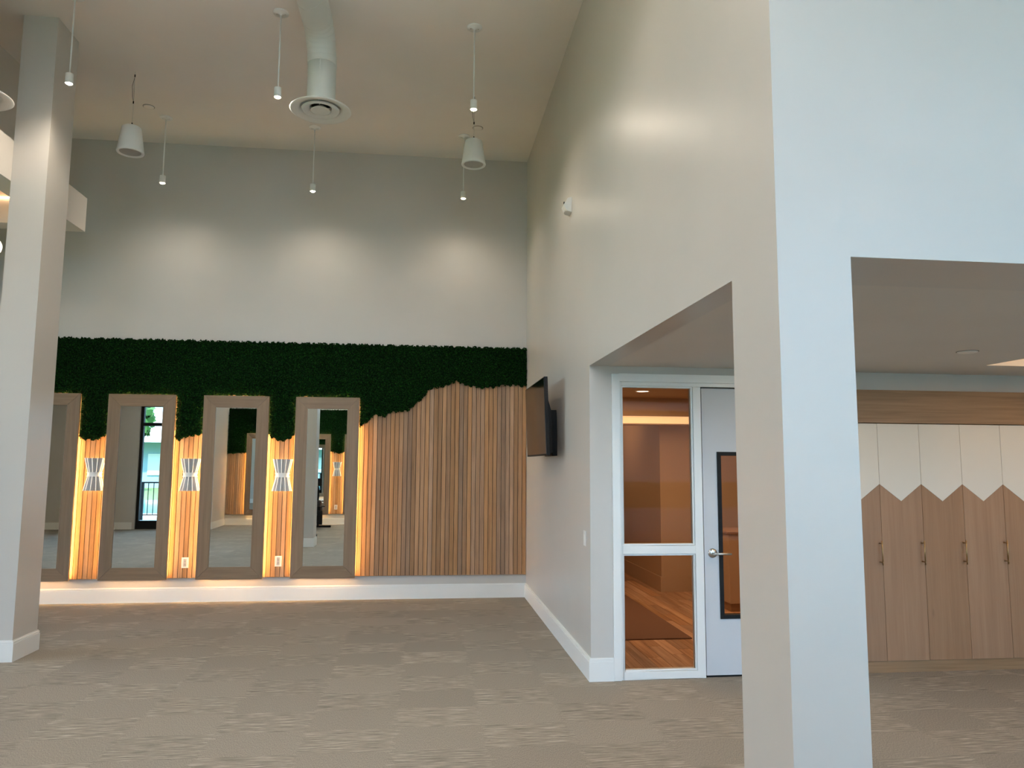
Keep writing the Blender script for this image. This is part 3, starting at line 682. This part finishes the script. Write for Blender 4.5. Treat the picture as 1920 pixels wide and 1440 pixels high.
# ------------------------------------------------------------------ lobby behind the sidelight
lf_ = thing('floor_lobby', 'multi-toned wood planks seen through the lower sidelight pane', 'floor'); lf_['kind'] = 'structure'
MB().box(1.36, 7.3, 5.80, 12.7, -.12, -.012).build('subfloor', M['slatback'], lf_)
pm = {}
x = 1.43
while x < 4.6:
    w = .118; yy = 5.83-random.random()*.8
    while yy < 12.0:
        L = random.choice((.55, .75, 1.0, 1.25)); a, b = max(yy, 5.82), min(yy+L, 12.4)
        if b-a > .05:
            MB().box(x, x+w-.003, a, b-.003, -.014, 0).build('plank', M['plank'], lf_)
        yy += L
    x += w
MB().box(4.63, 7.2, 5.82, 12.5, -.012, 0).build('plank_field', M['plank'], lf_)['kind'] = 'stuff'
mt = tag(MB().box(1.47, 2.52, 6.99, 9.35, 0, .012).build('door_mat', M['mat'], None, .003), 'dark brown mat on the lobby planks behind the sidelight', 'mat')
ct = thing('reception_counter', 'plain tan counter glimpsed through the narrow door pane', 'counter', (3.40, 8.20, 0))
MB().box(0, 2.2, 0, .55, .09, .85).build('front_panel', M['lobbywall'], ct, .003)
MB().box(.02, 2.18, .03, .5, 0, .09).build('plinth', M['lock_x'], ct)
MB().box(-.02, 2.22, -.02, .57, .85, .875).build('counter_top', M['lock_x'], ct, .003)
cv = thing('light_cove', 'glowing warm light band across the lobby seen through the upper pane', 'cove light', (0, 0, 0))
MB().box(1.43, 3.36, 9.22, 9.40, 2.225, 2.45).build('upper_fascia', M['lobbywall'], cv)
MB().box(1.43, 3.352, 9.27, 9.38, 2.130, 2.225).build('light_band', M['cove'], cv)
MB().box(1.43, 3.36, 9.22, 9.40, 2.115, 2.130).build('lower_lip', M['lobbywall'], cv)
dl = thing('downlight', 'round lit downlight in the lobby ceiling behind the sidelight', 'downlight', (2.476, 8.34, 2.45))
MB().lathe([(.085, 0), (.085, -.006), (.07, -.008), (.066, 0)], n=28).build('trim_ring', M['white'], dl)
MB().lathe([(0, -.005), (.068, -.004)], n=28).build('lens', M['downlight'], dl)
dk = MB().box(2.02, 2.5, 12.45, 12.6, 0, 2.1).build('door_2', M['black']); struct(dk)
light('lobby_area', 'AREA', (2.3, 8.0, 2.42), 15, (1, .66, .40), size=1.6)
light('lobby_area', 'AREA', (4.0, 7.4, 2.42), 12, (1, .66, .40), size=1.4)
light('lobby_area', 'AREA', (2.3, 11.0, 2.42), 5, (1, .66, .40), size=1.0)

# ------------------------------------------------------------------ behind the camera: what the mirrors show
rz = lambda x: np.interp(x, [-4.9, -4.5, -4.22, -3.47, -3.3, -3.15, -2.4, -2.24, -2.08, -1.33, -1.2, -.6, .2, 1.5], [1.85, 1.87, 1.90, 1.92, 1.88, 1.93, 1.92, 1.86, 1.93, 2.0, 2.05, 2.15, 2.4, 2.6])
RM = [(-4.40, -3.65), (-3.22, -2.47), (-2.10, -1.35)]
cladding('slat_cladding', 'cedar slats and board lines seen only inside the mirrors', -4.88, .0, -2.271, -1, .0522, rz, 3.0, .275)
moss_wall('moss_panel', 'dark moss band seen only inside the mirrors', -4.88, .0, -2.270, -1, rz, 3.05, RM, (MZ0, MZ1), 24000)
for k, (a, b) in enumerate(RM):
    dup(m0, ((a+b)/2, -2.271, MZ0), ['oak framed mirror seen inside the mirror with the column reflection', 'oak framed mirror seen left of the tiny reflected sconce', 'oak framed mirror seen right of the tiny reflected sconce'][k], PI)
dup(s0, (-2.285, -2.271, 1.466), 'tiny reflected pleated sconce inside the mirror next to the bare slats', PI)
dup(o0, (-2.29, -2.271, .455), 'tiny reflected outlet inside the mirror next to the bare slats', PI)

rw = thing('rowing_machine', 'black rowing machine reflected in the mirror next to the bare slats', 'rowing machine', (-2.62, .1, 0))
MB().tube([(0, -1.15, .36), (0, 1.15, .16)], .035, 8).build('rail', M['black'], rw)
MB().lathe([(.02, -.09), (.24, -.09), (.27, -.06), (.27, .06), (.24, .09), (.02, .09)], (0, -1.25, .42), 32, 'x').build('flywheel_cage', M['black'], rw)
MB().tube([(0, -1.15, .45), (.0, -1.30, .80), (0, -1.18, 1.10)], .028, 8).build('monitor_arm', M['black'], rw)
MB().box(-.10, .10, -1.20, -1.15, 1.05, 1.24).build('monitor', M['black'], rw, .01)
for yy, zz in ((-1.45, .0), (1.10, .0)): MB().box(-.32, .32, yy-.04, yy+.04, zz, zz+.05).build('foot_bar', M['black'], rw, .008)
MB().tube([(0, -1.45, .03), (0, -1.2, .36)], .03, 8).build('front_leg', M['black'], rw)
MB().tube([(0, 1.10, .03), (0, 1.08, .18)], .03, 8).build('rear_leg', M['black'], rw)
MB().box(-.14, .14, .12, .36, .30, .36).build('seat', M['black'], rw, .02)
for s_ in (-1, 1): MB().box(s_*.13-.06, s_*.13+.06, -.78, -.72, .12, .46).build('footrest', M['black'], rw, .01)
MB().tube([(-.22, -.95, .55), (.22, -.95, .55)], .014, 8).build('pull_handle', M['black'], rw)

# outdoors, seen through the reflected window
G = mat('lawn', (.13, .20, .06), .9)
struct(MB().box(-60, 60, -70, -2.75, -.25, -.15).box(-60, -9.4, -2.75, 40, -.25, -.15).build('ground', G))
struct(MB().box(-9.3, 7.4, -7.4, -2.6, -.15, -.03).box(-9.3, -5.1, -2.6, -1.2, -.15, -.03).build('terrace', mat('concrete', (.6, .6, .56), .8)))
struct(MB().box(-30, 20, -19, -7.5, -.15, -.12).build('pond_water', mat('water', (.10, .25, .25), .05)))
fn = thing('railing', 'black terrace railing reflected in the second mirror', 'railing', (0, -4.5, 0))
MB().box(-12, 6, -.02, .02, 1.02, 1.06).build('top_rail', M['blackmetal'], fn); MB().box(-12, 6, -.015, .015, .10, .13).build('bottom_rail', M['blackmetal'], fn)
pp = MB().box(-.03, .03, -.03, .03, -.15, 1.06).mesh('railing_post'); pp.materials.append(M['blackmetal'])
pk = MB().box(-.009, .009, -.009, .009, .1, 1.03).mesh('baluster'); pk.materials.append(M['blackmetal'])
for i in range(10):
    o = bpy.data.objects.new('railing_post', pp); COL.objects.link(o); o.parent = fn; o.location = (-12+i*2.0, 0, 0)
for i in range(120):
    o = bpy.data.objects.new('baluster', pk); COL.objects.link(o); o.parent = fn; o.location = (-11.9+i*.15, 0, 0)
hs_ = thing('house', 'pale house across the water reflected in the second mirror', 'house', (-17, -42, -.15))
MB().box(-9, 12, -4, 4, 0, 3.2).build('walls', mat('house_walls', (.35, .5, .58), .7), hs_)
MB().prism([(-5, 3.2), (5, 3.2), (0, 5.4)], -9.6, 12.6, 'x').build('roof', mat('house_roof', (.6, .58, .55), .7), hs_)
for i in range(7): MB().box(-8+i*2.8, -6.6+i*2.8, 4.0, 4.06, .9, 2.4).build('window', M['white'], hs_)
def tree(x, y, h, r, name='leafy_tree', lab='green tree beyond the terrace reflected in the second mirror'):
    t = thing(name, lab, 'tree', (x, y, -.15), group='trees beyond the water')
    MB().tube([(0, 0, 0), (.1, 0, h*.5), (0, .1, h*.8)], [.2, .15, .08], 8).build('trunk', M['slatback'], t)
    n = 2200; d_ = rng.normal(0, 1, (n, 3)); d_ /= np.linalg.norm(d_, axis=1)[:, None]; c = d_*(r*rng.uniform(.6, 1, n)**.6)[:, None]*[1, 1, .8]+[0, 0, h]
    a = rng.normal(0, 1, (n, 3)); a /= np.linalg.norm(a, axis=1)[:, None]; b = np.cross(a, d_); s = r*.11
    v = np.stack([c-a*s, c+b*s, c+a*s, c-b*s], 1).reshape(-1, 3)
    me = bpy.data.meshes.new('foliage'); me.from_pydata(v.tolist(), [], np.arange(n*4).reshape(n, 4).tolist()); me.materials.append(TL)
    o = bpy.data.objects.new('foliage', me); COL.objects.link(o); o.parent = t; o['kind'] = 'stuff'
TL = mat('tree_leaf', (.10, .24, .07), .7)
for k, (x, yy, h, r) in enumerate(((-26, -31, 5, 3.1), (-19.5, -31, 4.6, 2.6), (-12.5, -31, 5.4, 3.3), (-6, -31, 4.6, 2.6), (-33, -31, 5, 3.2))):
    tree(x, yy, h, r, lab=['leafy tree in front of the house end wall across the water', 'smaller leafy tree in front of the house middle', 'largest leafy tree in front of the house', 'small leafy tree beyond the right end of the house', 'leafy tree beyond the far left end of the house'][k])
pt = thing('palm_tree', 'palm fronds reflected in the top of the second mirror', 'palm', (-10.2, -8.2, -.15))
MB().tube([(0, 0, 0), (.1, 0, 2.2), (.05, 0, 4.6)], [.16, .13, .11], 10).build('trunk', mat('palm_bark', (.3, .24, .18), .9), pt)
for k in range(16):
    a = 2*PI*k/16; fr_ = MB(); dx, dy = math.cos(a), math.sin(a); L = 1.9; pts = []
    for q in range(9):
        s_ = q/8*L; pts.append(Vector((dx*s_, dy*s_, 4.6+.7*math.sin(s_*1.1)-.42*s_*s_*(.6+.4*(k % 3)/2))))
    fr_.tube(pts, .012, 4, False)
    for q in range(1, 9):
        for sd in (-1, 1):
            for e in (0, .5):
                p = pts[q-1].lerp(pts[q], e); tip = p+Vector((-dy*sd*.38+dx*.22, dx*sd*.38+dy*.22, -.16)); w_ = Vector((dx, dy, 0))*.025
                fr_.add([p-w_, p+w_, tip], [(0, 1, 2)])
    fr_.build('frond', TL, pt)
